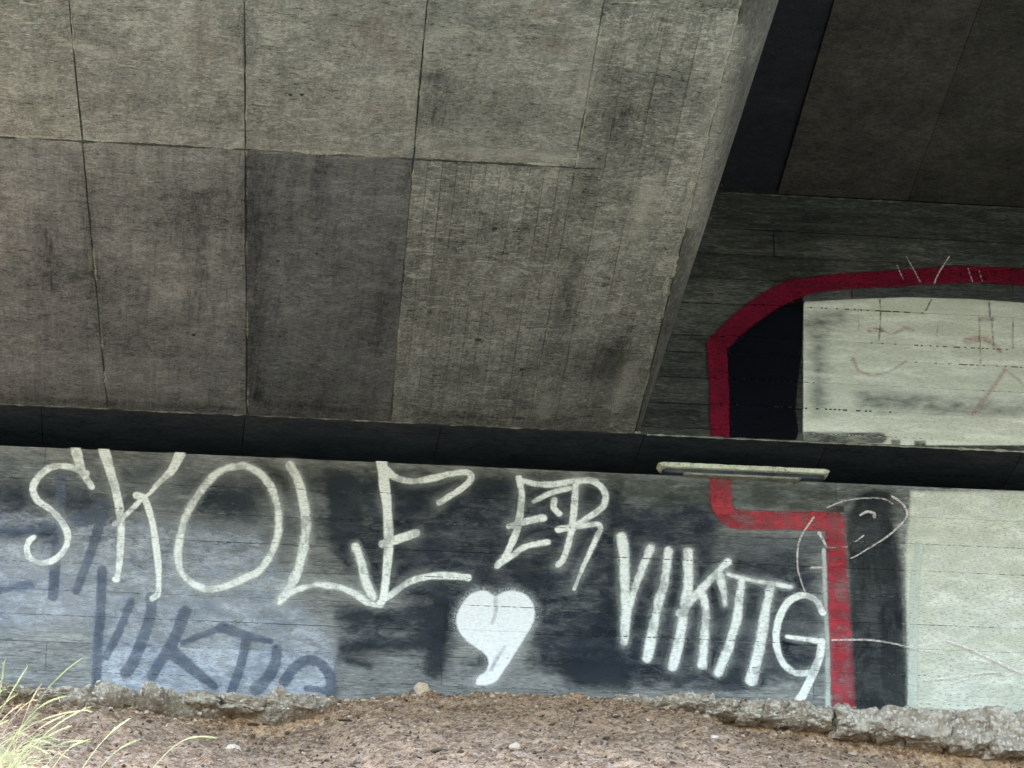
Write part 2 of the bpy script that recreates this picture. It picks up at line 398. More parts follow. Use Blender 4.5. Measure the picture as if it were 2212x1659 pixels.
# ================================================================== PAINT (thin coats that follow the boards)
def catmull(pts, n=8):
    if len(pts) < 3: return [tuple(p) for p in pts]
    P = [np.array(p, float) for p in pts]; P = [2*P[0]-P[1]] + P + [2*P[-1]-P[-2]]; out = []
    for i in range(1, len(P)-2):
        for k in range(n):
            t = k/n; a, b, c, d = P[i-1:i+3]
            out.append(.5*(2*b + (c-a)*t + (2*a-5*b+4*c-d)*t*t + (3*b-a-3*c+d)*t**3))
    out.append(P[-2]); return [tuple(p) for p in out]
def relief(z, is_low):
    zs, offs, y0 = (LOWZ, LOFF, 0) if is_low else (UPZ, UOFF, UPY)
    z = np.asarray(z); i = np.clip(np.searchsorted(zs, z, side='right')-1, 0, len(zs)-2)
    y = y0 - np.array(offs)[i]
    for k in range(1, len(zs)-1): y = np.where(np.abs(z-zs[k]) < .0015, y0+.001, y)
    return y
def seg_dist(X, Z, pts, hw):
    """distance to a polyline minus its half width (half width runs from hw[0] to hw[1])"""
    P = np.array(pts); L = np.r_[0, np.cumsum(np.hypot(*np.diff(P, axis=0).T))]; L /= L[-1]
    best = np.full(X.shape, 9.0)
    for i in range(len(P)-1):
        ax, az = P[i]; bx_, bz = P[i+1]; dx, dz = bx_-ax, bz-az; q = dx*dx+dz*dz+1e-12
        t = np.clip(((X-ax)*dx+(Z-az)*dz)/q, 0, 1)
        d = np.hypot(X-ax-t*dx, Z-az-t*dz); l = L[i]+(L[i+1]-L[i])*t
        best = np.minimum(best, d-(hw[0]+(hw[1]-hw[0])*l))
    return best
def poly_dist(X, Z, pts):
    P = np.array(pts); n = len(P); best = np.full(X.shape, 9.0); ins = np.zeros(X.shape, bool)
    for i in range(n):
        ax, az = P[i]; bx_, bz = P[(i+1) % n]; dx, dz = bx_-ax, bz-az
        t = np.clip(((X-ax)*dx+(Z-az)*dz)/(dx*dx+dz*dz+1e-12), 0, 1)
        best = np.minimum(best, np.hypot(X-ax-t*dx, Z-az-t*dz))
        c = ((az > Z) != (bz > Z)) & (X < (bx_-ax)*(Z-az)/(bz-az+1e-12)+ax); ins ^= c
    return np.where(ins, -best, best)
LAYER = [0]
def paint_each(name, mat, strokes=(), polys=(), **k):
    for s in strokes: paint(name, mat, [s], **k)
    for p in polys: paint(name, mat, (), [p], **k)
def paint(name, mat, strokes=(), polys=(), low=True, reach=.06, res=.016, label=None, layer=None, smooth_poly=False):
    """strokes: [(points, width0, width1)], polys: [points]; survey marks on the wall face"""
    st = []; pl = []
    for s in strokes:
        pts = [wall_xz(*p) for p in s[0]]; st.append((catmull(pts), (s[1]*PXM/2, (s[2] if len(s) > 2 else s[1])*PXM/2)))
    for s in polys:
        pts = [wall_xz(*p) for p in s]
        if smooth_poly: pts = catmull(pts+[pts[0]], 5)[:-1]
        pl.append(pts)
    allp = np.array([p for s in st for p in s[0]] + [p for s in pl for p in s])
    mw = max([max(s[1]) for s in st] + [0]) + reach
    x0, x1 = allp[:, 0].min()-mw, allp[:, 0].max()+mw; z0, z1 = allp[:, 1].min()-mw, allp[:, 1].max()+mw
    zs = LOWZ if low else UPZ; jh = .0035 if low else .0048
    z0 = max(z0, zs[0]+.005); z1 = min(z1, zs[-1]-.004)
    gxv = np.linspace(x0, x1, max(2, int((x1-x0)/res)+1)); gz = list(np.linspace(z0, z1, max(2, int((z1-z0)/res)+1)))
    for j in zs[1:-1]:
        if z0 < j-.006 and j+.006 < z1:
            gz = [z for z in gz if abs(z-j) > .007] + [j-jh, j, j+jh]
    gz = np.array(sorted(gz)); X, Z = np.meshgrid(gxv, gz); d = np.full(X.shape, 9.0)
    for s, hw in st: d = np.minimum(d, seg_dist(X, Z, s, hw))
    for s in pl: d = np.minimum(d, poly_dist(X, Z, s))
    if layer is None: LAYER[0] += 1; layer = LAYER[0]
    Y = relief(Z, low) - .0008 - .0004*layer
    keep = (d < reach); q = keep[:-1, :-1] | keep[1:, :-1] | keep[:-1, 1:] | keep[1:, 1:]
    zm = (gz[:-1]+gz[1:])/2
    for j in zs[1:-1]:
        rows = np.where(np.abs(zm-j) < jh)[0]
        if len(rows):
            lack = rng.random(q.shape[1]) < ((.10+.38*np.sin(gxv[:-1]*1.7+j*9)) if low else (.08+.35*np.sin(gxv[:-1]*2.3+j*5)))
            for r_ in rows: q[r_] &= ~lack
    nr, nc = X.shape; idx = np.arange(nr*nc).reshape(nr, nc)
    f = np.stack([idx[:-1, :-1][q], idx[:-1, 1:][q], idx[1:, 1:][q], idx[1:, :-1][q]], 1)
    used = np.unique(f); rm = np.full(nr*nc, -1); rm[used] = np.arange(len(used))
    V = np.stack([X.ravel(), Y.ravel()-.3, Z.ravel()+.4], 1)[used]
    me = bpy.data.meshes.new(name); me.from_pydata(V.tolist(), [], rm[f].tolist())
    a = me.attributes.new('d', 'FLOAT', 'POINT'); a.data.foreach_set('value', d.ravel()[used].astype(np.float32))
    me.materials.append(mat); me.update()
    o = link(bpy.data.objects.new(name, me), abut)
    if label: o['label'] = label
    return o
def paint_mat(name, col, col2=None, soft=.02, wob=.01, mott=.0, mscale=6, stretch=(1, 1, 1), opac=1.0, worn=.25, over=.0, overd=.03, wscale=30, vary=0.0, haze=0.0):
    k = NT(name); p = k.pos(); ps = k.pos(stretch)
    d = k.attr('d')
    wobn = k.math('MULTIPLY', k.math('SUBTRACT', k.noise(ps, wscale, 3, .7), .5), wob*2)
    dd = k.math('ADD', d, wobn)
    if vary:                                     # can held nearer or farther: stroke breathes in width
        dd = k.math('ADD', dd, k.math('MULTIPLY', k.math('SUBTRACT', k.noise(p, 4.5, 2, .6), .5), vary*2))
    a = k.ramp(dd, -soft/2, soft/2, 1, 0)
    grain = k.noise(k.pos((.45, 1, 1.5)), 70, 1, .8)
    if worn:                                     # paint missed in pores and worn off ridges
        a = k.math('MULTIPLY', a, k.ramp(grain, .30, .46, 1-worn, 1))
        v = k.voro(p, 42); pit = k.math('MULTIPLY', k.ramp(v.outputs['Distance'], .2, .1), k.ramp(k.noise(p, 9, 2), .48, .6))
        a = k.math('MULTIPLY', a, k.math('SUBTRACT', 1.0, k.math('MULTIPLY', pit, min(1, worn*3))))
    if mott:
        mm = k.noise(ps, mscale, 4, .68, .5)
        a = k.math('MULTIPLY', a, k.ramp(mm, .5-.28*mott, .5+.14, 1-mott, 1))
    if over:                                     # overspray speckle
        o = k.math('MULTIPLY', k.ramp(d, 0, overd, over, 0), k.ramp(k.noise(p, 110, 1, .8), .42, .6))
        a = k.math('MAXIMUM', a, o)
    if vary: a = k.math('MULTIPLY', a, k.ramp(k.noise(k.pos((1, 1, .7)), 6, 4, .7), .36, .54, .52, 1))
    if haze:
        hz = k.math('MULTIPLY', k.ramp(d, -.01, .09, haze, 0), k.ramp(k.noise(p, 2.2, 2, .6), .42, .62))
        a = k.math('MAXIMUM', a, hz)
    a = k.math('MULTIPLY', a, opac, clamp=True)
    c = col
    if col2: c = k.mix(k.ramp(k.noise(ps, 4, 4, .65), .36, .64), col, col2)
    c = k.mix(k.ramp(grain, .62, .4, 0, .22), c, tuple(x*.55 for x in col))
    k.set(k.bsdf.inputs['Base Color'], c); k.bsdf.inputs['Roughness'].default_value = .8
    k.bsdf.inputs['Specular IOR Level'].default_value = .08
    k.set(k.bsdf.inputs['Alpha'], a)
    k.bump(grain, .35, .006)
    return k.m

PM = {}
H = (.55, 1, 1.25)
PM['wash_blue'] = paint_mat('pale_blue_paint', (.31, .345, .40), (.50, .53, .575), .22, .10, .7, 11, H, .82, .4, wscale=11)
PM['wash_blue2'] = paint_mat('fresh_pale_blue_paint', (.37, .415, .49), (.55, .585, .64), .04, .025, .5, 10, H, .9, .4)
PM['wash_navy'] = paint_mat('navy_paint', (.016, .023, .034), (.038, .047, .062), .22, .11, .5, 9, H, .93, .3, wscale=10)
PM['wash_navy_soft'] = paint_mat('thin_navy_paint', (.026, .036, .05), (.05, .062, .075), .24, .12, .75, 9, H, .85, .3, wscale=9)
PM['wash_green'] = paint_mat('dark_green_grey_paint', (.045, .055, .045), (.10, .11, .085), .2, .16, .8, 6, H, .75, .2, wscale=5)
PM['wash_grey'] = paint_mat('grey_overpaint', (.085, .098, .105), (.19, .205, .21), .24, .1, .8, 9, H, .75, .35, wscale=10)
PM['black_col'] = paint_mat('black_column_paint', (.014, .018, .022), (.036, .041, .042), .09, .015, .35, 5, (1, 1, .5), .95, .2)
PM['pale_green'] = paint_mat('pale_green_white_paint', (.60, .61, .495), (.72, .728, .63), .06, .015, .15, 6, H, .96, .3)
PM['pale_line'] = paint_mat('pale_paint_edge', (.66, .70, .64), None, .03, .012, .3, 5, (1, 1, .4), .7, .3)
PM['upper_patch'] = paint_mat('upper_pale_patch_paint', (.72, .73, .59), (.82, .825, .70), .02, .006, .14, 4, (.4, 1, 2.4), .99, .12)
PM['smudge'] = paint_mat('grey_smudge_paint', (.16, .17, .16), (.07, .075, .07), .03, .012, .6, 7, (.5, 1, 1.5), .85, .3)
PM['ink'] = paint_mat('black_spray_paint', (.002, .0026, .005), (.003, .004, .007), .012, .004, 0, 5, H, 1, .05)
PM['red'] = paint_mat('dark_red_spray_paint', (.13, .005, .018), (.18, .008, .026), .022, .010, .12, 7, H, .98, .2, .25, .02)
PM['red_low'] = paint_mat('faded_red_paint', (.32, .026, .042), (.44, .06, .075), .022, .009, .3, 8, H, .97, .28, .2, .02, vary=.012)
PM['white'] = paint_mat('white_spray_paint', (.80, .82, .78), None, .022, .007, .0, 9, H, 1, .28, .3, .03, vary=.012, haze=.16)
PM['white_soft'] = paint_mat('soft_white_spray_paint', (.79, .81, .77), None, .034, .011, .0, 9, H, .97, .3, .4, .05, vary=.016, haze=.12)
PM['heart'] = paint_mat('white_heart_paint', (.78, .79, .79), None, .03, .010, 0, 5, H, 1, .08, .45, .09)
PM['thin'] = paint_mat('thin_pink_white_paint', (.78, .70, .66), None, .010, .005, .6, 30, (1, 1, 1), .85, .55, wscale=60)
PM['pink'] = paint_mat('faded_pink_spray', (.66, .36, .33), None, .03, .015, .7, 14, (1, 1, 1), .5, .4)
PM['ghost'] = paint_mat('faded_dark_blue_letters', (.085, .105, .15), (.14, .165, .215), .02, .006, .3, 7, H, .78, .3, .2, .015)
PM['ghost_soft'] = paint_mat('faded_blue_smear', (.10, .13, .20), (.16, .2, .28), .05, .03, .6, 6, H, .7, .3)
PM['old_stroke'] = paint_mat('old_dark_strokes', (.025, .033, .045), (.05, .06, .07), .08, .03, .6, 9, (.6, 1, 1), .8, .4, wscale=16)
PM['drip'] = paint_mat('dark_run_stain', (.03, .03, .03), None, .012, .012, .8, 20, (1, 1, .6), .7, .4, wscale=50)

# ---- broad coats, left to right
paint('paint_coat', PM['wash_grey'], polys=[[(-120, 985), (700, 1020), (700, 1130), (420, 1240), (-120, 1120)]], reach=.3, res=.03)  # top-left grey paint, deepened to carry the wall's light gradient
paint('paint_coat', PM['wash_blue'], polys=[[(-150, 1085), (200, 1110), (560, 1150), (640, 1280), (560, 1345), (200, 1340), (-150, 1380)]], reach=.3, res=.03)
paint_each('paint_coat', PM['wash_navy_soft'], polys=[[(-60, 1050), (230, 1060), (250, 1105), (-60, 1110)], [(-60, 1140), (120, 1145), (110, 1165), (-60, 1160)], [(420, 1045), (560, 1050), (540, 1120), (430, 1110)]], reach=.3, res=.03)
paint('paint_coat', PM['wash_blue'], polys=[[(190, 1290), (640, 1300), (725, 1380), (718, 1440), (200, 1430)]], reach=.3, res=.03)
paint('paint_coat', PM['wash_blue2'], polys=[[(206, 1395), (420, 1400), (600, 1405), (722, 1415), (720, 1540), (206, 1530)]], reach=.08, res=.025)
paint('paint_coat', PM['wash_green'], polys=[[(560, 1000), (1960, 1058), (1960, 1110), (560, 1050)]], reach=.3, res=.03)
paint('paint_coat', PM['wash_navy'], polys=[[(700, 1030), (850, 1030), (1340, 1060), (1360, 1180), (1330, 1430), (1240, 1440), (1150, 1440), (1150, 1300), (960, 1390), (870, 1290), (760, 1240), (700, 1160)]], reach=.3, res=.03)
paint_each('paint_coat', PM['wash_navy_soft'], polys=[[(735, 1310), (930, 1330), (960, 1420), (900, 1400), (745, 1420)], [(915, 1330), (965, 1330), (960, 1450), (925, 1450)], [(1040, 1420), (1065, 1420), (1060, 1450), (1035, 1450)]], reach=.3, res=.03)
paint('paint_coat', PM['wash_navy'], polys=[[(1330, 1090), (1560, 1090), (1540, 1210), (1720, 1180), (1770, 1260), (1770, 1440), (1600, 1490), (1250, 1480), (1180, 1440), (1330, 1300)]], reach=.3, res=.03)
paint_each('paint_coat', PM['wash_grey'], polys=[[(1560, 1160), (1775, 1160), (1775, 1185), (1700, 1215), (1560, 1200)], [(1420, 1340), (1770, 1330), (1770, 1370), (1460, 1370)], [(1500, 1420), (1770, 1440), (1770, 1475), (1640, 1470)]], reach=.3, res=.03)
paint_each('paint_coat', PM['wash_navy_soft'], polys=[[(1230, 1435), (1370, 1435), (1350, 1480), (1240, 1480)], [(1540, 1440), (1640, 1455), (1630, 1485), (1560, 1475)]], reach=.2, res=.03)
paint('paint_coat', PM['pale_green'], polys=[[(1966, 1062), (2420, 1062), (2420, 1555), (1962, 1532), (1958, 1400), (1954, 1200)]], reach=.08, res=.025, label='pale green-white rolled paint block at the right end of the lower wall')
paint('paint_coat', PM['black_col'], polys=[[(1830, 1150), (1828, 1110), (1862, 1070), (1890, 1062), (1918, 1066), (1926, 1110), (1940, 1180), (1950, 1300), (1957, 1420), (1960, 1540), (1842, 1530), (1835, 1300)]], reach=.06, res=.02, label='black painted column between the red stripe and the pale block')
paint_each('paint_coat', PM['pale_line'], strokes=[([(1985, 1180), (1975, 1270), (1972, 1400), (1970, 1530)], 20, 24)], reach=.05)
paint('paint_coat', PM['pale_line'], strokes=[([(1779, 1190), (1783, 1300), (1788, 1430), (1788, 1530)], 11, 13)], reach=.04)

paint_each('old_stroke', PM['old_stroke'], [([(948, 1270), (945, 1360), (935, 1450)], 34, 36), ([(735, 1335), (860, 1330), (960, 1318)], 22, 26), ([(740, 1400), (820, 1396), (930, 1388)], 18, 22), ([(735, 1425), (800, 1440)], 16, 14),
    ([(1050, 1425), (1062, 1440)], 30, 26), ([(1230, 1452), (1330, 1458)], 34, 40), ([(1580, 1460), (1640, 1468)], 30, 24), ([(1100, 1180), (1140, 1260), (1150, 1330)], 40, 30), ([(855, 1075), (960, 1080)], 40, 40), ([(745, 1060), (748, 1180)], 70, 60)], reach=.1, res=.02)
# ---- older, faded blue letters
gh = PM['ghost']
paint('faded_letter', gh, [([(132, 1033), (129, 1120), (121, 1200), (114, 1290)], 22), ([(220, 1118), (200, 1183), (165, 1278)], 22, 17), ([(150, 1128), (185, 1112), (226, 1088)], 20), ([(150, 1137), (216, 1122)], 16), ([(95, 1135), (112, 1142)], 20)], label='faded dark blue letter M behind the white S')
paint_each('faded_smear', PM['ghost_soft'], [([(-30, 1282), (20, 1272), (64, 1266)], 14, 20), ([(-30, 1148), (60, 1152), (105, 1144)], 12)], reach=.08)
paint('faded_letter', gh, [([(220, 1232), (217, 1326), (212, 1384), (208, 1478)], 20), ([(283, 1300), (258, 1362), (228, 1420)], 17)], label='faded dark blue letter V near the ground')
paint('faded_letter', gh, [([(326, 1290), (326, 1320), (315, 1364), (288, 1430), (272, 1455)], 22, 26)], label='faded dark blue letter I near the ground')
paint('faded_letter', gh, [([(400, 1322), (375, 1384), (338, 1444), (328, 1462)], 26, 22), ([(395, 1390), (440, 1372), (485, 1356)], 12, 16), ([(370, 1408), (400, 1434), (462, 1484)], 32, 18)], label='faded dark blue letter K near the ground')
paint('faded_letter', gh, [([(480, 1357), (553, 1379), (585, 1387)], 26, 12), ([(532, 1384), (518, 1444), (500, 1494)], 20)], label='faded dark blue letter T near the ground')
paint('faded_letter', gh, [([(598, 1402), (593, 1439), (575, 1469), (553, 1492)], 21, 28)], label='second faded dark blue letter I near the ground')
paint('faded_letter', gh, [([(613, 1476), (633, 1446), (665, 1426), (693, 1436), (711, 1459), (716, 1484), (714, 1515)], 22), ([(663, 1489), (710, 1493)], 15)], label='faded dark blue letter G near the ground')

# ---- red outline and black field
paint('red_stripe', PM['red_low'], [([(1556, 1030), (1556, 1080)], 49), ([(1556, 1080), (1562, 1102), (1580, 1120), (1605, 1126)], 48, 45), ([(1605, 1126), (1700, 1126), (1795, 1127)], 45, 46), ([(1803, 1126), (1806, 1200), (1812, 1330), (1818, 1440), (1822, 1540)], 42, 52)], reach=.03, label='red painted stripe stepping down the lower wall')
paint('pale_block', PM['upper_patch'], polys=[[(1736, 652), (1850, 646), (1960, 642), (2100, 646), (2212, 654), (2420, 668), (2420, 962), (2212, 962), (1950, 962), (1735, 956)]], low=False, reach=.03, res=.02, label='pale cream-green painted block high on the upper wall')
paint_each('grey_smudge', PM['smudge'], polys=[[(1722, 932), (1800, 932), (1910, 934), (1918, 946), (1908, 958), (1722, 956)], [(1925, 950), (1945, 950), (1945, 962), (1925, 962)], [(1975, 952), (2000, 952), (2000, 964), (1975, 964)]], low=False, reach=.03)
paint_each('grey_smudge', PM['wash_grey'], polys=[[(1740, 628), (1900, 622), (2212, 632), (2420, 640), (2420, 655), (2212, 640), (1960, 630), (1740, 644)], [(1740, 690), (1820, 680), (1820, 700), (1740, 705)], [(1762, 720), (1775, 720), (1775, 880), (1762, 880)], [(1860, 850), (2212, 880), (2212, 890), (1860, 880)]], low=False, reach=.12, res=.02)
paint('black_field', PM['ink'], polys=[[(1722, 624), (1736, 650), (1733, 753), (1722, 836), (1719, 886), (1725, 930), (1716, 962), (1572, 955), (1574, 773), (1560, 753)]], low=False, reach=.02, label='black painted field inside the red outline')
paint('red_stripe', PM['red'], [([(1556, 965), (1554, 850), (1549, 748)], 44, 46), ([(1549, 745), (1600, 696), (1660, 652), (1722, 622)], 46, 52), ([(1722, 622), (1800, 610), (1900, 603), (2050, 594), (2150, 594), (2420, 612)], 42, 44)], low=False, reach=.03, label='dark red painted outline arching over the upper wall')
def U(x, y): return (1474.6+x/3, 553+y/3)
paint_each('scratch', PM['thin'], [([U(1450, 0), U(1500, 90), U(1540, 165)], 3), ([U(1730, 0), U(1660, 110), U(1630, 180)], 4, 3), ([U(1390, 60), U(1430, 150)], 2.5), ([U(1850, 80), U(1880, 170)], 3), ([U(1920, 90), U(1945, 170)], 2)], low=False, reach=.015, res=.01)
paint_each('pink_scribble', PM['pink'], [([U(1210, 480), U(1290, 480)], 12), ([U(1290, 480), U(1350, 505), U(1400, 490), U(1440, 468), U(1490, 478)], 4, 9), ([U(1105, 670), U(1140, 740), U(1220, 770), U(1330, 752), U(1450, 680)], 9, 3)], low=False, reach=.04)
paint_each('pink_scribble', PM['pink'], [([U(2090, 740), U(1990, 880), U(1880, 1025)], 7), ([U(2080, 735), U(2150, 780), U(2280, 900)], 5), ([U(1840, 550), U(1960, 540), U(2060, 620)], 18, 8), ([U(1930, 410), U(2010, 410)], 10), ([U(1900, 1020), U(2020, 1025)], 3)], low=False, reach=.05)
paint_each('dark_run', PM['drip'], [([U(1278, 285), U(1282, 400), U(1272, 545)], 3), ([U(1135, 350), U(1140, 480)], 2.5), ([U(1985, 300), U(1990, 390)], 4), ([U(1920, 400), U(1930, 700)], 3), ([U(2000, 400), U(2015, 600)], 3), ([U(2140, 430), U(2140, 600)], 3), ([U(1610, 290), U(1575, 355)], 4), ([U(1655, 420), U(1645, 520)], 2)], low=False, reach=.012, res=.01)

# ---- white letters
wt, ws = PM['white'], PM['white_soft']
def letter(ch, word, strokes, mat=None, **k):
    k.setdefault('reach', .1)
    strokes = [(s[0], s[1]*.93, (s[2] if len(s) > 2 else s[1])*.93) for s in strokes]
    return paint('letter', mat or wt, strokes, label='white sprayed letter %s of %s' % (ch, word), **k)
letter('S', 'SKOLE', [([(186, 1026), (150, 1012), (112, 1013), (84, 1033), (71, 1060), (81, 1084), (108, 1103), (132, 1128), (145, 1153), (145, 1178), (132, 1200), (112, 1215), (88, 1219), (65, 1208), (58, 1188), (64, 1170), (72, 1164)], 17, 15), ([(163, 974), (176, 1018), (198, 1055)], 25, 15)])
letter('K', 'SKOLE', [([(224, 976), (240, 1028), (255, 1083), (261, 1138), (260, 1196), (254, 1252), (248, 1254)], 25, 14), ([(388, 986), (370, 1020), (342, 1048), (325, 1068)], 27, 9), ([(325, 1068), (300, 1088), (270, 1118), (247, 1137)], 8, 13), ([(295, 1073), (314, 1084), (329, 1133), (337, 1183), (342, 1233), (341, 1283), (329, 1296)], 17, 14)])
letter('O', 'SKOLE', [([(528, 1009), (487, 1015), (450, 1043), (412, 1098), (393, 1145), (385, 1195), (392, 1238), (415, 1263), (450, 1276), (487, 1270), (532, 1250), (557, 1238), (582, 1205), (600, 1158), (601, 1113), (593, 1075), (578, 1045), (556, 1022), (528, 1009)], 18, 17)], ws)
letter('L', 'SKOLE', [([(626, 1008), (645, 1045), (656, 1095), (660, 1145), (655, 1188), (645, 1228), (630, 1263), (609, 1297)], 24, 22), ([(604, 1304), (635, 1280), (678, 1268), (723, 1270), (760, 1283), (795, 1305), (820, 1310)], 15, 16), ([(768, 1184), (780, 1220), (789, 1258), (806, 1294)], 20, 20)], ws)
letter('E', 'SKOLE', [([(824, 1000), (829, 1045), (835, 1095), (838, 1145), (838, 1195), (835, 1233), (830, 1278), (824, 1304)], 26, 17), ([(835, 1018), (853, 1034), (885, 1043), (928, 1038), (973, 1027), (1006, 1024), (1018, 1034), (1000, 1056), (948, 1089)], 17, 15), ([(825, 1179), (853, 1170), (885, 1160), (898, 1155)], 18, 22), ([(818, 1305), (848, 1286), (883, 1260), (928, 1248), (973, 1247), (1010, 1251)], 15, 19)])
letter('E', 'ER', [([(1120, 1036), (1126, 1070), (1123, 1108), (1116, 1145), (1105, 1175), (1093, 1200), (1073, 1226)], 17, 15), ([(1120, 1040), (1156, 1049), (1193, 1050), (1231, 1044), (1246, 1042)], 15), ([(1151, 1087), (1188, 1069), (1231, 1058)], 12, 14), ([(1197, 1083), (1195, 1100), (1207, 1113)], 15), ([(1098, 1141), (1131, 1131), (1172, 1122)], 14, 18), ([(1078, 1222), (1106, 1203), (1131, 1186), (1160, 1178), (1182, 1175)], 13, 15)])
letter('R', 'ER', [([(1246, 1043), (1276, 1042), (1298, 1056), (1307, 1076), (1302, 1096), (1286, 1110), (1261, 1126), (1243, 1138)], 17, 14), ([(1242, 1053), (1240, 1093), (1236, 1133), (1228, 1173), (1216, 1210), (1205, 1223)], 18, 16), ([(1205, 1148), (1246, 1141), (1288, 1136), (1296, 1144), (1289, 1162), (1273, 1196), (1256, 1233), (1239, 1276)], 17, 9)])
letter('V', 'VIKTIG', [([(1342, 1164), (1347, 1220), (1349, 1283), (1350, 1330), (1347, 1389)], 25, 21), ([(1404, 1188), (1383, 1240), (1366, 1288), (1357, 1325), (1353, 1350)], 21, 14)], ws)
letter('I', 'VIKTIG before its K', [([(1442, 1193), (1434, 1258), (1421, 1306), (1408, 1369), (1397, 1423)], 19, 24)], ws)
letter('K', 'VIKTIG', [([(1485, 1196), (1486, 1258), (1478, 1314), (1466, 1384), (1452, 1443)], 23, 23), ([(1572, 1217), (1541, 1246), (1496, 1296), (1466, 1330)], 17, 18), ([(1512, 1275), (1523, 1319), (1521, 1369), (1515, 1440)], 17, 22), ([(1554, 1248), (1562, 1283), (1565, 1308)], 26, 12)], ws)
letter('T', 'VIKTIG', [([(1571, 1244), (1606, 1253), (1659, 1263), (1706, 1271)], 13, 11), ([(1601, 1258), (1594, 1308), (1589, 1344), (1571, 1406), (1551, 1455)], 18, 24)], ws)
letter('I', 'VIKTIG after its T', [([(1664, 1266), (1653, 1319), (1638, 1406), (1621, 1472)], 19, 28)], ws)
letter('G', 'VIKTIG', [([(1776, 1328), (1759, 1299), (1729, 1289), (1699, 1306), (1680, 1344), (1675, 1394), (1689, 1434), (1716, 1456), (1749, 1456)], 16, 17), ([(1699, 1379), (1734, 1384), (1774, 1389)], 12, 15), ([(1774, 1389), (1768, 1424), (1755, 1456), (1740, 1490), (1720, 1524)], 18, 22)])
paint('heart', PM['heart'], polys=[[(1069, 1291), (1045, 1279), (1020, 1284), (1000, 1303), (985, 1335), (988, 1362), (1003, 1384), (1028, 1403), (1047, 1417), (1054, 1435), (1047, 1454), (1032, 1464), (1027, 1482), (1048, 1484), (1070, 1476), (1088, 1452), (1110, 1418), (1135, 1378), (1152, 1345), (1153, 1315), (1140, 1292), (1115, 1280), (1090, 1281)]], reach=.13, smooth_poly=True, label='solid white painted heart with a short tail under the lettering')
paint('heart_curl', paint_mat('grey_heart_curl', (.34, .36, .38), None, .03, .012, .5, 12, (1, 1, 1), .5, .4), [([(1069, 1296), (1070, 1322), (1062, 1350)], 8, 5), ([(1090, 1400), (1072, 1425), (1060, 1450)], 5, 8)], reach=.04)
def T4(x, y): return (1658.9+x/4, 933.1+y/4)
def T8(x, y): return (1658.9+x/4, 1244.2+y/4)
paint_each('thin_tag', PM['thin'], [([T4(500, 670), T4(650, 612), T4(850, 586), T4(1000, 596), T4(1075, 640)], 3.4), ([T4(1065, 572), T4(1150, 632), T4(1195, 725), T4(1140, 812), T4(1020, 920), T4(880, 1010), T4(750, 1088), T4(700, 1110)], 6.5, 2.5), ([T4(390, 752), T4(320, 850), T4(262, 960), T4(246, 1080), T4(252, 1200), T4(282, 1310), T4(312, 1392)], 5, 3.5), ([T4(435, 890), T4(500, 1010)], 9, 4), ([T4(745, 965), T4(820, 910)], 3.5), ([T4(790, 735), T4(850, 705), T4(905, 720), T4(910, 748)], 5, 8), ([T4(370, 1190), T4(500, 1182)], 7, 3), ([T4(520, 1015), T4(680, 1010)], 2)], reach=.02, res=.011)
paint_each('thin_tag', PM['thin'], [([T8(545, 570), T8(740, 566), T8(900, 571), T8(1080, 600), T8(1250, 640), T8(1500, 690)], 5, 3), ([T8(1530, 572), T8(1700, 630), T8(1850, 695), T8(2050, 790), T8(2300, 905)], 5, 8), ([T8(1330, 915), T8(1600, 888), T8(1850, 850), T8(1990, 845)], 3.5, 4.5), ([T8(1590, 940), T8(1750, 885)], 2.5)], reach=.02, res=.011)

# form-tie holes and pale chips in the wall face
for (x, y, r) in ((321, 1065, 4), (1816, 1100, 6), (1204, 1080, 5), (575, 1053, 3), (240, 1128, 3)):
    X, Z = wall_xz(x, y); r *= PXM; V = []; n = 12
    for ring, (rr, dy) in enumerate(((r*1.25, -.0135), (r, -.016), (r*.8, -.0105))):
        V += [A((X+rr*math.cos(2*math.pi*i/n), dy, Z+rr*math.sin(2*math.pi*i/n))) for i in range(n)]
    Fc = [(a*n+i, a*n+(i+1) % n, (a+1)*n+(i+1) % n, (a+1)*n+i) for a in range(2) for i in range(n)] + [tuple(range(2*n, 3*n))]
    mesh_obj('tie_hole', V, Fc, M['dark_joint'], abut)

# stains on the soffit, as thin films under the formwork marks
def sof_xy(x, y):
    r = FW + RT*((x-1106)/FPX) - UP*((y-829.5)/FPX); p = CAM + r*((Z_SOF-CAM.z)/r.z); return p.x, p.y
def stain(mat, pts, w0, w1, reach, lay):
    P = catmull([sof_xy(*p) for p in pts], 6); hw = (w0*PXM/2, w1*PXM/2); m = max(hw)+reach; Q = np.array(P)
    X, Y = np.meshgrid(np.arange(Q[:, 0].min()-m, Q[:, 0].max()+m, .03), np.arange(Q[:, 1].min()-m, min(-.02, Q[:, 1].max()+m), .04))
    d = seg_dist(X, Y, P, hw); q = d < reach; q = q[:-1, :-1] | q[1:, :-1] | q[:-1, 1:] | q[1:, 1:]
    idx = np.arange(X.size).reshape(X.shape); f = np.stack([idx[:-1, :-1][q], idx[1:, :-1][q], idx[1:, 1:][q], idx[:-1, 1:][q]], 1)
    used = np.unique(f); rm = np.full(X.size, -1); rm[used] = np.arange(len(used))
    V = np.stack([X.ravel(), Y.ravel()+4, np.full(X.size, -.0075-.0006*lay)], 1)[used]
    me = bpy.data.meshes.new('stain'); me.from_pydata(V.tolist(), [], rm[f].tolist()); me.materials.append(mat)
    a = me.attributes.new('d', 'FLOAT', 'POINT'); a.data.foreach_set('value', d.ravel()[used].astype(np.float32))
    return link(bpy.data.objects.new('stain', me), girder)
L5 = (4, .5, 1)
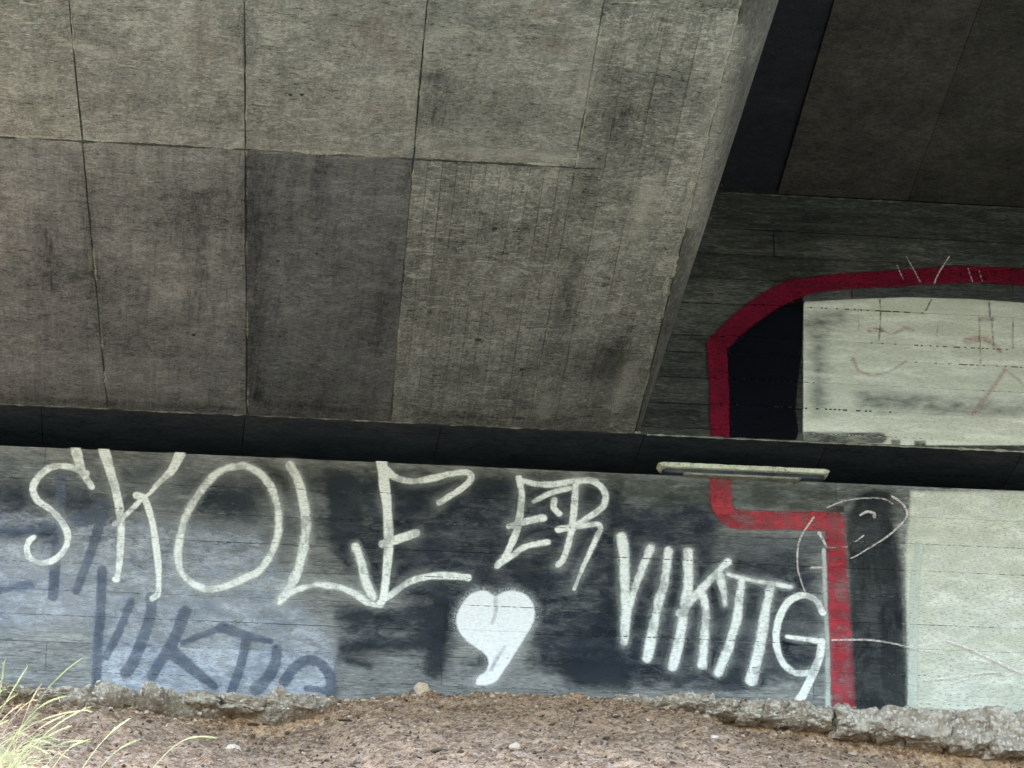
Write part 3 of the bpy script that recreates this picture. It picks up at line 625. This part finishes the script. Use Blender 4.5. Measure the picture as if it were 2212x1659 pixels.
sd_ = paint_mat('dark_water_stain', (.035, .038, .042), (.06, .062, .064), .2, .16, 1.0, 9, L5, .5, .6, wscale=10)
sl_ = paint_mat('pale_lime_stain', (.46, .46, .42), (.56, .56, .5), .2, .18, 1.0, 16, (.6, 1.6, 1), .75, .7, wscale=16)
sp_ = paint_mat('faint_pink_stain', (.30, .24, .21), None, .4, .2, .8, 5, (1, 1, 1), .4, .3, wscale=5)
for i, (k_, pts, w0, w1) in enumerate((
        (sd_, [(548, 345), (550, 600), (550, 860)], 40, 30), (sd_, [(183, 370), (190, 480), (205, 640)], 12, 18), (sd_, [(98, 500), (104, 560), (108, 620)], 10, 16), (sd_, [(945, 165), (935, 260)], 60, 40),
        (sd_, [(828, 640), (815, 760)], 40, 30), (sd_, [(1245, 540), (1200, 760)], 26, 26), (sd_, [(430, 420), (432, 660)], 12, 16), (sd_, [(1345, 230), (1325, 300)], 24, 18), (sd_, [(1310, 800), (1340, 740)], 50, 40),
        (sd_, [(575, 870), (800, 885)], 18, 18), (sd_, [(690, 330), (685, 470)], 12, 14), (sd_, [(528, 20), (530, 130)], 10, 8), (sd_, [(60, 860), (500, 880)], 16, 16), (sd_, [(900, 890), (1180, 905)], 14, 14),
        (sl_, [(930, 325), (1080, 322), (1245, 340)], 26, 34), (sl_, [(560, 318), (700, 325), (820, 330)], 10, 8), (sl_, [(1590, 60), (1545, 260), (1490, 480)], 20, 26), (sl_, [(1400, 400), (1370, 500)], 40, 40), (sl_, [(170, 90), (220, 110)], 40, 40),
        (sl_, [(1190, 850), (1170, 900)], 30, 24), (sl_, [(1330, 880), (1370, 780)], 30, 24), (sl_, [(930, 70), (1000, 60)], 24, 20), (sl_, [(1290, 60), (1262, 230)], 14, 12),
        (sp_, [(800, 60), (860, 120)], 60, 40), (sp_, [(430, 60), (460, 120)], 50, 50), (sp_, [(820, 230), (860, 240)], 60, 40), (sp_, [(1190, 90), (1230, 100)], 40, 30))):
    stain(k_, pts, w0, w1, .3, i)
def disc(name, centre, axis, r, depth, mat, parent, dome=False):
    c = Vector(centre); ax = Vector(axis); u = ax.orthogonal().normalized(); v = ax.cross(u); n = 12; V = []; Fc = []
    rings = ((1.2, 0), (1.0, depth), (.75, depth*.6), (.3, depth*(1.3 if dome else .3)))
    for (k, h) in rings: V += [c + ax*h + (u*math.cos(2*math.pi*i/n)+v*math.sin(2*math.pi*i/n))*r*k for i in range(n)]
    for a in range(3): Fc += [(a*n+i, a*n+(i+1) % n, (a+1)*n+(i+1) % n, (a+1)*n+i) for i in range(n)]
    Fc.append(tuple(range(3*n, 4*n)))
    return mesh_obj(name, V, Fc, mat, parent)
for (x, y, r) in ((627, 203, .013), (652, 203, .013), (600, 563, .012), (1033, 733, .022), (1068, 493, .018), (684, 547, .012), (1127, 797, .016), (418, 722, .016)):
    X, Y = sof_xy(x, y); disc('tie_hole', D((X, Y, Z_SOF-.004)), (0, 0, -1), r, .006, M['dark_joint'], girder)
bm_ = NT('worn_steel'); bm_.bsdf.inputs['Metallic'].default_value = .7; M['steel'] = bm_.done(bm_.mix(bm_.noise(bm_.pos(), 60, 2), (.25, .25, .22), (.6, .6, .55)), .45, .5)
X, Z = wall_xz(1884, 862); disc('anchor_bolt', A((X, UPY-.016, Z)), (0, -1, 0), .022, .012, M['steel'], abut, True)

# ================================================================== BEARING LIP on the wall top
X0, _ = wall_xz(1420, 1010); X1, _ = wall_xz(1790, 1025)
pad = tag(empty('bearing_seat', ((X0+X1)/2, 0, Z_TOP)), 'long narrow pale-painted bearing seat with rounded ends on the wall top by the red stripe', 'bearing seat')
def rounded_bar(name, x0, x1, y0, y1, z0, z1, mat, r, rough=0.0):
    xm = (X0+X1)/2; V = []; Fc = []; n = 60
    prof = []
    for a in range(4):
        cx_, cz_ = ((y0+r, z0+r), (y0+r, z1-r), (y1-r, z1-r), (y1-r, z0+r))[a]
        for s in range(4):
            an = math.pi*1.5 - a*math.pi/2 - s*math.pi/6
            prof.append((cx_+r*math.cos(an), cz_+r*math.sin(an)))
    m = len(prof); zc, yc = (z0+z1)/2, (y0+y1)/2
    for i in range(n+1):
        x = x0+(x1-x0)*i/n; e = min(i, n-i)/3.0; k = 1 if e >= 1 else math.sqrt(max(0.02, 1-(1-e)**2))
        for (py, pz_) in prof:
            V.append((x-xm, yc+(py-yc)*(.5+.5*k)+rough*fbm(x*12, py*30, pz_*30, 2), z1+(pz_-z1)*k+rough*fbm(x*15, pz_*40, 3, 2)-Z_TOP))
        if i:
            for j in range(m): Fc.append(((i-1)*m+j, (i-1)*m+(j+1) % m, i*m+(j+1) % m, i*m+j))
    Fc += [tuple(range(m)), tuple(range(n*m+m-1, n*m-1, -1))]
    o = mesh_obj(name, V, Fc, mat, pad)
    bm = bmesh.new(); bm.from_mesh(o.data); bmesh.ops.recalc_face_normals(bm, faces=bm.faces); bm.to_mesh(o.data); bm.free()
    return o
rounded_bar('mortar_rim', X0, X1, -.10, .10, Z_TOP+.045, Z_TOP+.09, M['pad'], .016, .005)
rounded_bar('bearing_body', X0+.04, X1-.04, -.06, .12, Z_TOP+.003, Z_TOP+.045, M['gap'], .01)
rounded_bar('bearing_plate', X0+.22, X1-.26, -.085, -.012, Z_TOP-.018, Z_TOP+.002, M['seam'], .006)

# ================================================================== GROUND
def lerp(x, xs, ys_): return float(np.interp(x, xs, ys_))
FOOT = [wall_xz(*p) for p in ((-300, 1478), (0, 1485), (400, 1506), (730, 1512), (900, 1508), (1250, 1500), (1500, 1512), (1790, 1530), (2000, 1540), (2212, 1550), (2600, 1565))]
FX, FZ = [p[0] for p in FOOT], [p[1] for p in FOOT]
DX = [wall_xz(p, 1530)[0] for p in (-200, 60, 300, 430, 560, 690, 800, 1250, 1420, 1600, 1750, 1880, 2000, 2300)]
DD = [.13, .10, .11, .15, .19, .14, .03, .02, .05, .15, .20, .26, .34, .38]
UX = [wall_xz(p, 1530)[0] for p in (-200, 380, 440, 560, 690, 720, 1500, 1560, 1660, 1780, 1880, 2040, 2120, 2300)]
UU = [0, .02, .08, .13, .10, 0, .02, .09, .05, .12, .17, .18, .12, .1]
SLOPE = .445
def ground_h(x, y):
    d = -y
    z = lerp(x, FX, FZ)*max(0, 1-d/3) - .015
    t = min(1, max(0, (d-.02)/.3)); z -= (lerp(x, DX, DD)+lerp(x, UX, UU))*t*t*(3-2*t)*(1 if d < 2 else max(0, 1-(d-2)/6))
    z -= SLOPE*max(0, d-.06) if d < 23 else SLOPE*22.94
    return z
def ground_n(x, y, amp=1.0):
    return amp*(.06*fbm(x*.8, y*.8, 1, 3) + .040*fbm(x*3.3, y*2.4, 5, 4) + .032*fbm(x*13, y*8, 9, 3))
gxs_ = sorted(set([-60, -40, -25, -16, -12, -9, -7.5, -6.5] + list(np.round(np.arange(-5.6, 5.9, .03), 3)) + [6.5, 7.5, 9, 12, 16, 25, 40, 60]))
gys = sorted(set([.3, .12] + list(np.round(-np.arange(0, 7.6, .035), 3)) + [-7.8, -8.3, -9, -10, -11.5, -13, -15, -17, -20, -23, -24, -26, -30, -45, -80, -160, -400]), reverse=True)
V = [(x, y, ground_h(x, min(y, 0)) + (ground_n(x, y)+random.uniform(-.011, .011)*(abs(x) < 6) if y > -7.7 else 0) - (.1 if y > 0 else 0)) for y in gys for x in gxs_]
nc = len(gxs_); Fc = [(r*nc+c, (r+1)*nc+c, (r+1)*nc+c+1, r*nc+c+1) for r in range(len(gys)-1) for c in range(nc-1)]
ground = mesh_obj('ground', V, Fc, M['soil'], None, True); ground['kind'] = 'structure'

# broken concrete apron along the foot of the wall
def ledge(name, xa, xb, depth, label, seed):
    def top(x): return lerp(x, FX, FZ) - .012
    n = int((xb-xa)/.018); prof_n = 40
    root = empty(name, ((xa+xb)/2, -.2, top((xa+xb)/2)-.2)); ox, oy, oz = root.location
    V = []; Fc = []; P3 = []
    for i in range(n+1):
        x = xa+(xb-xa)*i/n; e = min(1, (x-xa)/.5, (xb-x)/.5); e = max(.02, e)**.5
        dep = (depth + .26*fbm(x*1.9, seed, 0, 4))*(.25+.75*e)
        hgt = (lerp(x, DX, DD)*(.9+.3*fbm(x*2.1, seed, 4, 3)) + .01)*e + .015
        tz = top(x)
        for j in range(prof_n+1):
            s = j/prof_n
            if s < .45: y = .04 - (dep+.04)*s/.45; z = tz - .05*(s/.45)**2 - SLOPE*.35*max(0, -y)
            elif s < .85:
                t = (s-.45)/.4; y = -dep - .05*math.sin(t*math.pi)*1.0 + .13*t*t; z = tz-.05-SLOPE*.35*dep - hgt*t
            else:
                t = (s-.85)/.15; y = -dep+.13 + t*.35; z = tz-.05-SLOPE*.35*dep-hgt+.015*t
            k = min(1, j/4)
            ck = abs(fbm(x*4.5, y*5+seed, z*5, 2)); a = .085*fbm(x*3, y*4+seed, z*4, 3) - .06*math.exp(-(ck/.05)**2) + .05*(abs(fbm(x*11, y*11, z*11+seed, 3))-.25) + .022*fbm(x*33, y*33, z*33, 2)
            P3.append((x, y - a*k*(1 if s > .3 else .4), z + a*k*.75*(1 if s < .6 else .4)))
        if i:
            m = prof_n+1
            for j in range(prof_n): Fc.append(((i-1)*m+j, (i-1)*m+j+1, i*m+j+1, i*m+j))
    V = [(p[0]-ox, p[1]-oy, p[2]-oz) for p in P3]
    mesh_obj('slab_edge', V, Fc, M['rubble'], root, False)
    tag(root, label, 'rubble')
    return root, P3
lL, PL = ledge('broken_apron', -5.6, wall_xz(725, 1500)[0], .34, 'crumbling grey concrete apron at the wall foot below the faded blue letters', 3.3)
lR, PR = ledge('broken_apron', wall_xz(1330, 1500)[0], 5.6, .30, 'undercut broken concrete apron at the wall foot below the red stripe', 7.7)

# angular lumps of the broken slab, each its own piece of the apron
def chunk(root, x, y, z, sx_, sy_, sz_, seed):
    bm = bmesh.new(); bmesh.ops.create_icosphere(bm, subdivisions=4, radius=1)
    for v in bm.verts:
        c = v.co; n = (abs(c.x)**5+abs(c.y)**5+abs(c.z)**5)**.2; c = c/n
        q = c + Vector((seed*5.3, seed*2.1, seed))
        k = 1 + .34*mnoise.fractal(q*1.1, 1, 2, 3) + .16*(abs(mnoise.noise(q*3.2))-.3) + .11*mnoise.fractal(q*7, .8, 2, 4)
        v.co = Vector((c.x*sx_*k, c.y*sy_*k, c.z*sz_*k*(1 if c.z > 0 else .85)))
    me = bpy.data.meshes.new('slab_chunk'); bm.to_mesh(me); bm.free(); me.materials.append(M['rubble'])
    o = link(bpy.data.objects.new('slab_chunk', me), root)
    o.location = Vector((x, y, z)) - root.location; o.rotation_euler = (random.uniform(-.15, .1), random.uniform(-.12, .12), random.uniform(-.3, .3))
for i, (px, w_, h_) in enumerate(((1450, .22, .05), (1545, .20, .08), (1600, .17, .09), (1672, .24, .10), (1745, .20, .10), (1830, .27, .13), (1905, .22, .14), (1985, .27, .17), (2065, .25, .18), (2150, .28, .20), (2240, .3, .20))):
    X = wall_xz(px, 1530)[0]; d_ = .27+.06*random.random()
    zt = lerp(X, FX, FZ)-.065-.03*random.random()-SLOPE*.45*d_
    chunk(lR, X, -d_, zt-h_*.8, w_*.72, .16, h_*.95, i+2.0)
for i, (px, w_, h_) in enumerate(((20, .25, .06), (130, .22, .06), (250, .26, .07), (345, .2, .07), (430, .22, .08), (520, .26, .09), (620, .28, .08))):
    X = wall_xz(px, 1500)[0]; d_ = .24+.05*random.random()
    chunk(lL, X, -d_, lerp(X, FX, FZ)-.045-SLOPE*.45*d_-h_*.7, w_*.75, .14, h_*.85, i+22.0)

# ---- stones
def stone_mesh(seed, sub=1):
    bm = bmesh.new(); bmesh.ops.create_icosphere(bm, subdivisions=sub, radius=1)
    for v in bm.verts:
        k = 1 + .5*mnoise.noise(v.co*1.3 + Vector((seed*3.1, seed*1.7, 0)))
        v.co = Vector((v.co.x*k, v.co.y*k*.85, v.co.z*k*.7))
    vs = np.array([v.co[:] for v in bm.verts]); fs = [tuple(v.index for v in f.verts) for f in bm.faces]; bm.free()
    return vs, fs
def scatter(name, pts, sizes, mat, parent=None, protos=6, flat=1.0):
    P = [stone_mesh(i+11, 1) for i in range(protos)]
    V = []; Fc = []; T = []; off = 0
    for p, s in zip(pts, sizes):
        vs, fs = P[random.randrange(protos)]
        a = random.random()*6.28; c, sn = math.cos(a), math.sin(a); st = .75+.6*random.random()
        R = np.array([[c, -sn, 0], [sn, c, 0], [0, 0, 1]])
        w = (vs*np.array([st, 1, flat]))@R.T*s + np.array(p)
        V.append(w); Fc += [tuple(i+off for i in f) for f in fs]; off += len(vs); T += [random.random()]*len(vs)
    V = np.concatenate(V)
    o = mesh_obj(name, V, Fc, mat, parent)
    a = o.data.attributes.new('tone', 'FLOAT', 'POINT'); a.data.foreach_set('value', np.array(T, np.float32))
    o['kind'] = 'stuff'
    return o
for root, P3, n in ((lL, PL, 800), (lR, PR, 1200)):    # aggregate set in the broken faces
    o = Vector(root.location); pts = []; sz = []
    for _ in range(n):
        p = random.choice(P3); pts.append((p[0]-o.x, p[1]-o.y-.002, p[2]-o.z)); sz.append(.004+.022*random.random()**4)
    scatter('aggregate', pts, sz, M['aggregate'], root)
pts = []; sz = []
for _ in range(9000):
    x = -5.4+10.9*random.random(); y = -7.4*random.random()**1.25
    pts.append((x, y, ground_h(x, y)+ground_n(x, y)+.002)); sz.append(.004+.017*random.random()**4)
for _ in range(2600):                                # grit heaped against the wall foot
    x = -5.4+10.9*random.random(); y = -.02-.35*random.random()**1.5
    pts.append((x, y, ground_h(x, y)+ground_n(x, y)+.004)); sz.append(.005+.02*random.random()**3)
for _ in range(2600):                                # crumbs fallen from the broken apron
    x = random.choice((random.uniform(-5.4, -1.3), random.uniform(.9, 5.5), random.uniform(.9, 5.5))); y = -.3-.55*random.random()**2
    pts.append((x, y, ground_h(x, y)+ground_n(x, y)+.006)); sz.append(.005+.03*random.random()**5)
g = scatter('gravel', pts, sz, M['pebble']); g['label'] = 'loose pebbles and grit strewn over the soil'; g['category'] = 'gravel'
V = []; Fc = []; T = []
for _ in range(2000):                                # dead stalks and crumbs of bark
    x = -5.4+10.9*random.random(); y = -.3-7*random.random(); z = ground_h(x, y)+ground_n(x, y)+.008
    L = .008+.03*random.random()**2.5; a = random.gauss(0, 1.2); w_ = .002+.009*random.random()**2; u = Vector((math.cos(a), math.sin(a)*.8, .3*(random.random()-.3)))
    s = u.cross(Vector((0, 0, 1))).normalized()*w_; c = Vector((x, y, z)); b = len(V)
    V += [c-u*L+s, c-u*L-s, c+u*L-s*.6, c+u*L+s*.6, c-u*L*.2+Vector((0, 0, w_*2)), c+u*L*.9+Vector((0, 0, w_*1.5))]
    Fc += [(b, b+1, b+2, b+3), (b, b+4, b+5, b+3), (b+1, b+2, b+5, b+4), (b, b+1, b+4), (b+2, b+3, b+5)]; T += [random.random()]*6
o = mesh_obj('plant_litter', V, Fc, M['twig']); a = o.data.attributes.new('tone', 'FLOAT', 'POINT'); a.data.foreach_set('value', np.array(T, np.float32))
o['kind'] = 'stuff'; o['label'] = 'dark dead stalks and crumbs scattered over the soil'; o['category'] = 'plant litter'

def ground_hit(px, py):
    r = FW + RT*((px-1106)/FPX) - UP*((py-829.5)/FPX); t = 18.0
    while t < 29.5:
        p = CAM + r*t
        if p.y > -.02 or p.z < ground_h(p.x, p.y): return p
        t += .02
    return p
def stone(px, py, size, label, mat, tone, seed, sq=(1, 1, 1), rest=None):
    p = ground_hit(px, py)
    y = p.y if rest is None else rest
    z = (ground_h(p.x, y)+ground_n(p.x, y)) if rest is None else lerp(p.x, FX, FZ)
    vs, fs = stone_mesh(seed, 2); vs = vs*np.array(sq)*size
    o = mesh_obj('stone', vs + np.array([0, 0, -vs[:, 2].min()*.75]), fs, M[mat]); o.location = (p.x, y, z)
    a = o.data.attributes.new('tone', 'FLOAT', 'POINT'); a.data.foreach_set('value', np.full(len(vs), tone, np.float32))
    return tag(o, label, 'stone')
stone(908, 1506, .065, 'pale upright tan stone against the wall foot left of the heart', 'pebble', .85, 4, (1, .7, 1.35), -.10)
stone(503, 1625, .05, 'pale tan stone lying alone on the soil below the faded letters', 'pebble', .95, 9, (1.2, .8, .8))
stone(1112, 1616, .045, 'small pale stone on the soil below the heart', 'pebble', .9, 12)
stone(948, 1622, .045, 'dark clod on the soil left of the heart', 'twig', .5, 15, (1.4, .8, .6))
stone(545, 1568, .04, 'dark flat clod just below the left concrete apron', 'twig', .6, 16, (1.5, .8, .5))
stone(1720, 1578, .04, 'rounded white stone in front of the right concrete apron', 'aggregate', 1.0, 21, (1, .8, .9))
stone(1688, 1592, .035, 'small reddish stone below the right concrete apron', 'pebble', .3, 22, (1.3, .8, .5))
stone(745, 1563, .03, 'dark splinter of rock on the soil under the letter L', 'twig', .3, 25, (2, .6, .5))
stone(1545, 1618, .03, 'tiny pale stone on the soil below the letter K', 'pebble', 1, 27)

# ================================================================== GRASS
def grass_stem(V, Fc, T, root, tip, bend, w, seed_head=True):
    root, tip = Vector(root), Vector(tip); n = 14; side = Vector((1, .25, 0)).normalized()
    pts = []
    for i in range(n+1):
        t = i/n; p = root.lerp(tip, t); p += Vector((0, 0, bend*math.sin(t*math.pi)*.6)) ; pts.append(p)
    tone = random.random()
    for i, p in enumerate(pts):
        t = i/n; ww = w*(1-.55*t)
        if seed_head and t > .62: ww = w*(1.1+.9*math.sin((t-.62)/.38*math.pi))*(.8+.5*random.random())
        d = (pts[min(i+1, n)]-pts[max(i-1, 0)]).normalized(); s = d.cross(Vector((.1, 1, .3))).normalized(); u = d.cross(s)
        b = len(V)
        for k in range(3):
            an = k*2.094; V.append(p + (s*math.cos(an)+u*math.sin(an))*ww)
        T += [tone]*3
        if i:
            for k in range(3): Fc.append((b-3+k, b-3+(k+1) % 3, b+(k+1) % 3, b+k))
    if seed_head:                                    # spikelets along the head
        for q in range(16):
            t = .6+.39*random.random(); i = min(n-1, int(t*n)); p = pts[i].lerp(pts[i+1], t*n-i)
            d = (pts[i+1]-pts[i]).normalized(); o_ = Vector((random.gauss(0, .35), random.gauss(0, .3), random.gauss(0, .3)))
            e = p + (d+o_).normalized()*(.02+.03*random.random()); s = (e-p).cross(Vector((0, 1, 0))).normalized()*w*.7; b = len(V)
            V += [p, p.lerp(e, .5)+s, e, p.lerp(e, .5)-s]; Fc.append((b, b+1, b+2, b+3)); T += [tone]*4
def at_y(px, py, y):
    r = FW + RT*((px-1106)/FPX) - UP*((py-829.5)/FPX); return CAM + r*((y-CAM.y)/r.y)
def grass_obj(name, stems, label):
    V = []; Fc = []; T = []
    for s in stems: grass_stem(V, Fc, T, *s)
    c = Vector(stems[0][0]); o = mesh_obj(name, [v-c for v in V], Fc, M['grass']); o.location = c
    a = o.data.attributes.new('tone', 'FLOAT', 'POINT'); a.data.foreach_set('value', np.array(T, np.float32))
    return tag(o, label, 'grass')
GY = -7.6
def rooted(px, y=GY):
    p = at_y(px, 1700, y); return (p.x, y, ground_h(p.x, y)-.02)
tips = [(178, 1422, -20), (88, 1480, -30), (138, 1505, -20), (185, 1530, -60), (193, 1534, -40), (155, 1568, -10), (60, 1440, -80), (10, 1428, -120), (48, 1520, -60), (85, 1540, -50),
        (130, 1600, 10), (120, 1612, -20), (183, 1600, 30), (110, 1560, -90), (35, 1500, -140), (20, 1555, -120), (60, 1590, -60), (95, 1585, 0), (140, 1545, -30), (75, 1510, -110), (150, 1640, -10), (5, 1490, -160), (55, 1565, -30), (105, 1630, 10)]
st = []
for (x, y, rx) in tips:
    yy = GY + random.gauss(0, .25); r = rooted(rx*.5-5+random.gauss(0, 18), yy); t = at_y(x, y, yy-.05-.2*random.random())
    st.append((r, tuple(t), .10+.14*random.random(), .0019+.0011*random.random()))
for _ in range(90):                                  # finer leaves at the base
    yy = GY + random.gauss(0, .3); r = rooted(-30+random.gauss(0, 45), yy); t = at_y(random.gauss(30, 60), 1600+random.random()*70-40*random.random(), yy)
    st.append((r, tuple(t), .05+.12*random.random(), .0022, False))
gc = grass_obj('grass_clump', st, 'clump of long pale green grass leaning in from the lower left corner'); gc['kind'] = 'stuff'
for k, (x, y, rx, lab) in enumerate(((279, 1470+83, 150, 'tallest single grass stalk right of the clump'), (302, 1598, 185, 'low bent grass stalk leaning right of the tall single stalk'), (465, 1594, 300, 'rightmost arching grass stalk over the soil'), (186, 1600, 95, 'short grass stalk between the clump and the tall single stalk'))):
    yy = GY+.15*k; st = [(rooted(rx, yy), tuple(at_y(x, y, yy)), .10+.05*k*(k == 2), .0036)]
    grass_obj('grass_stalk', st, lab)
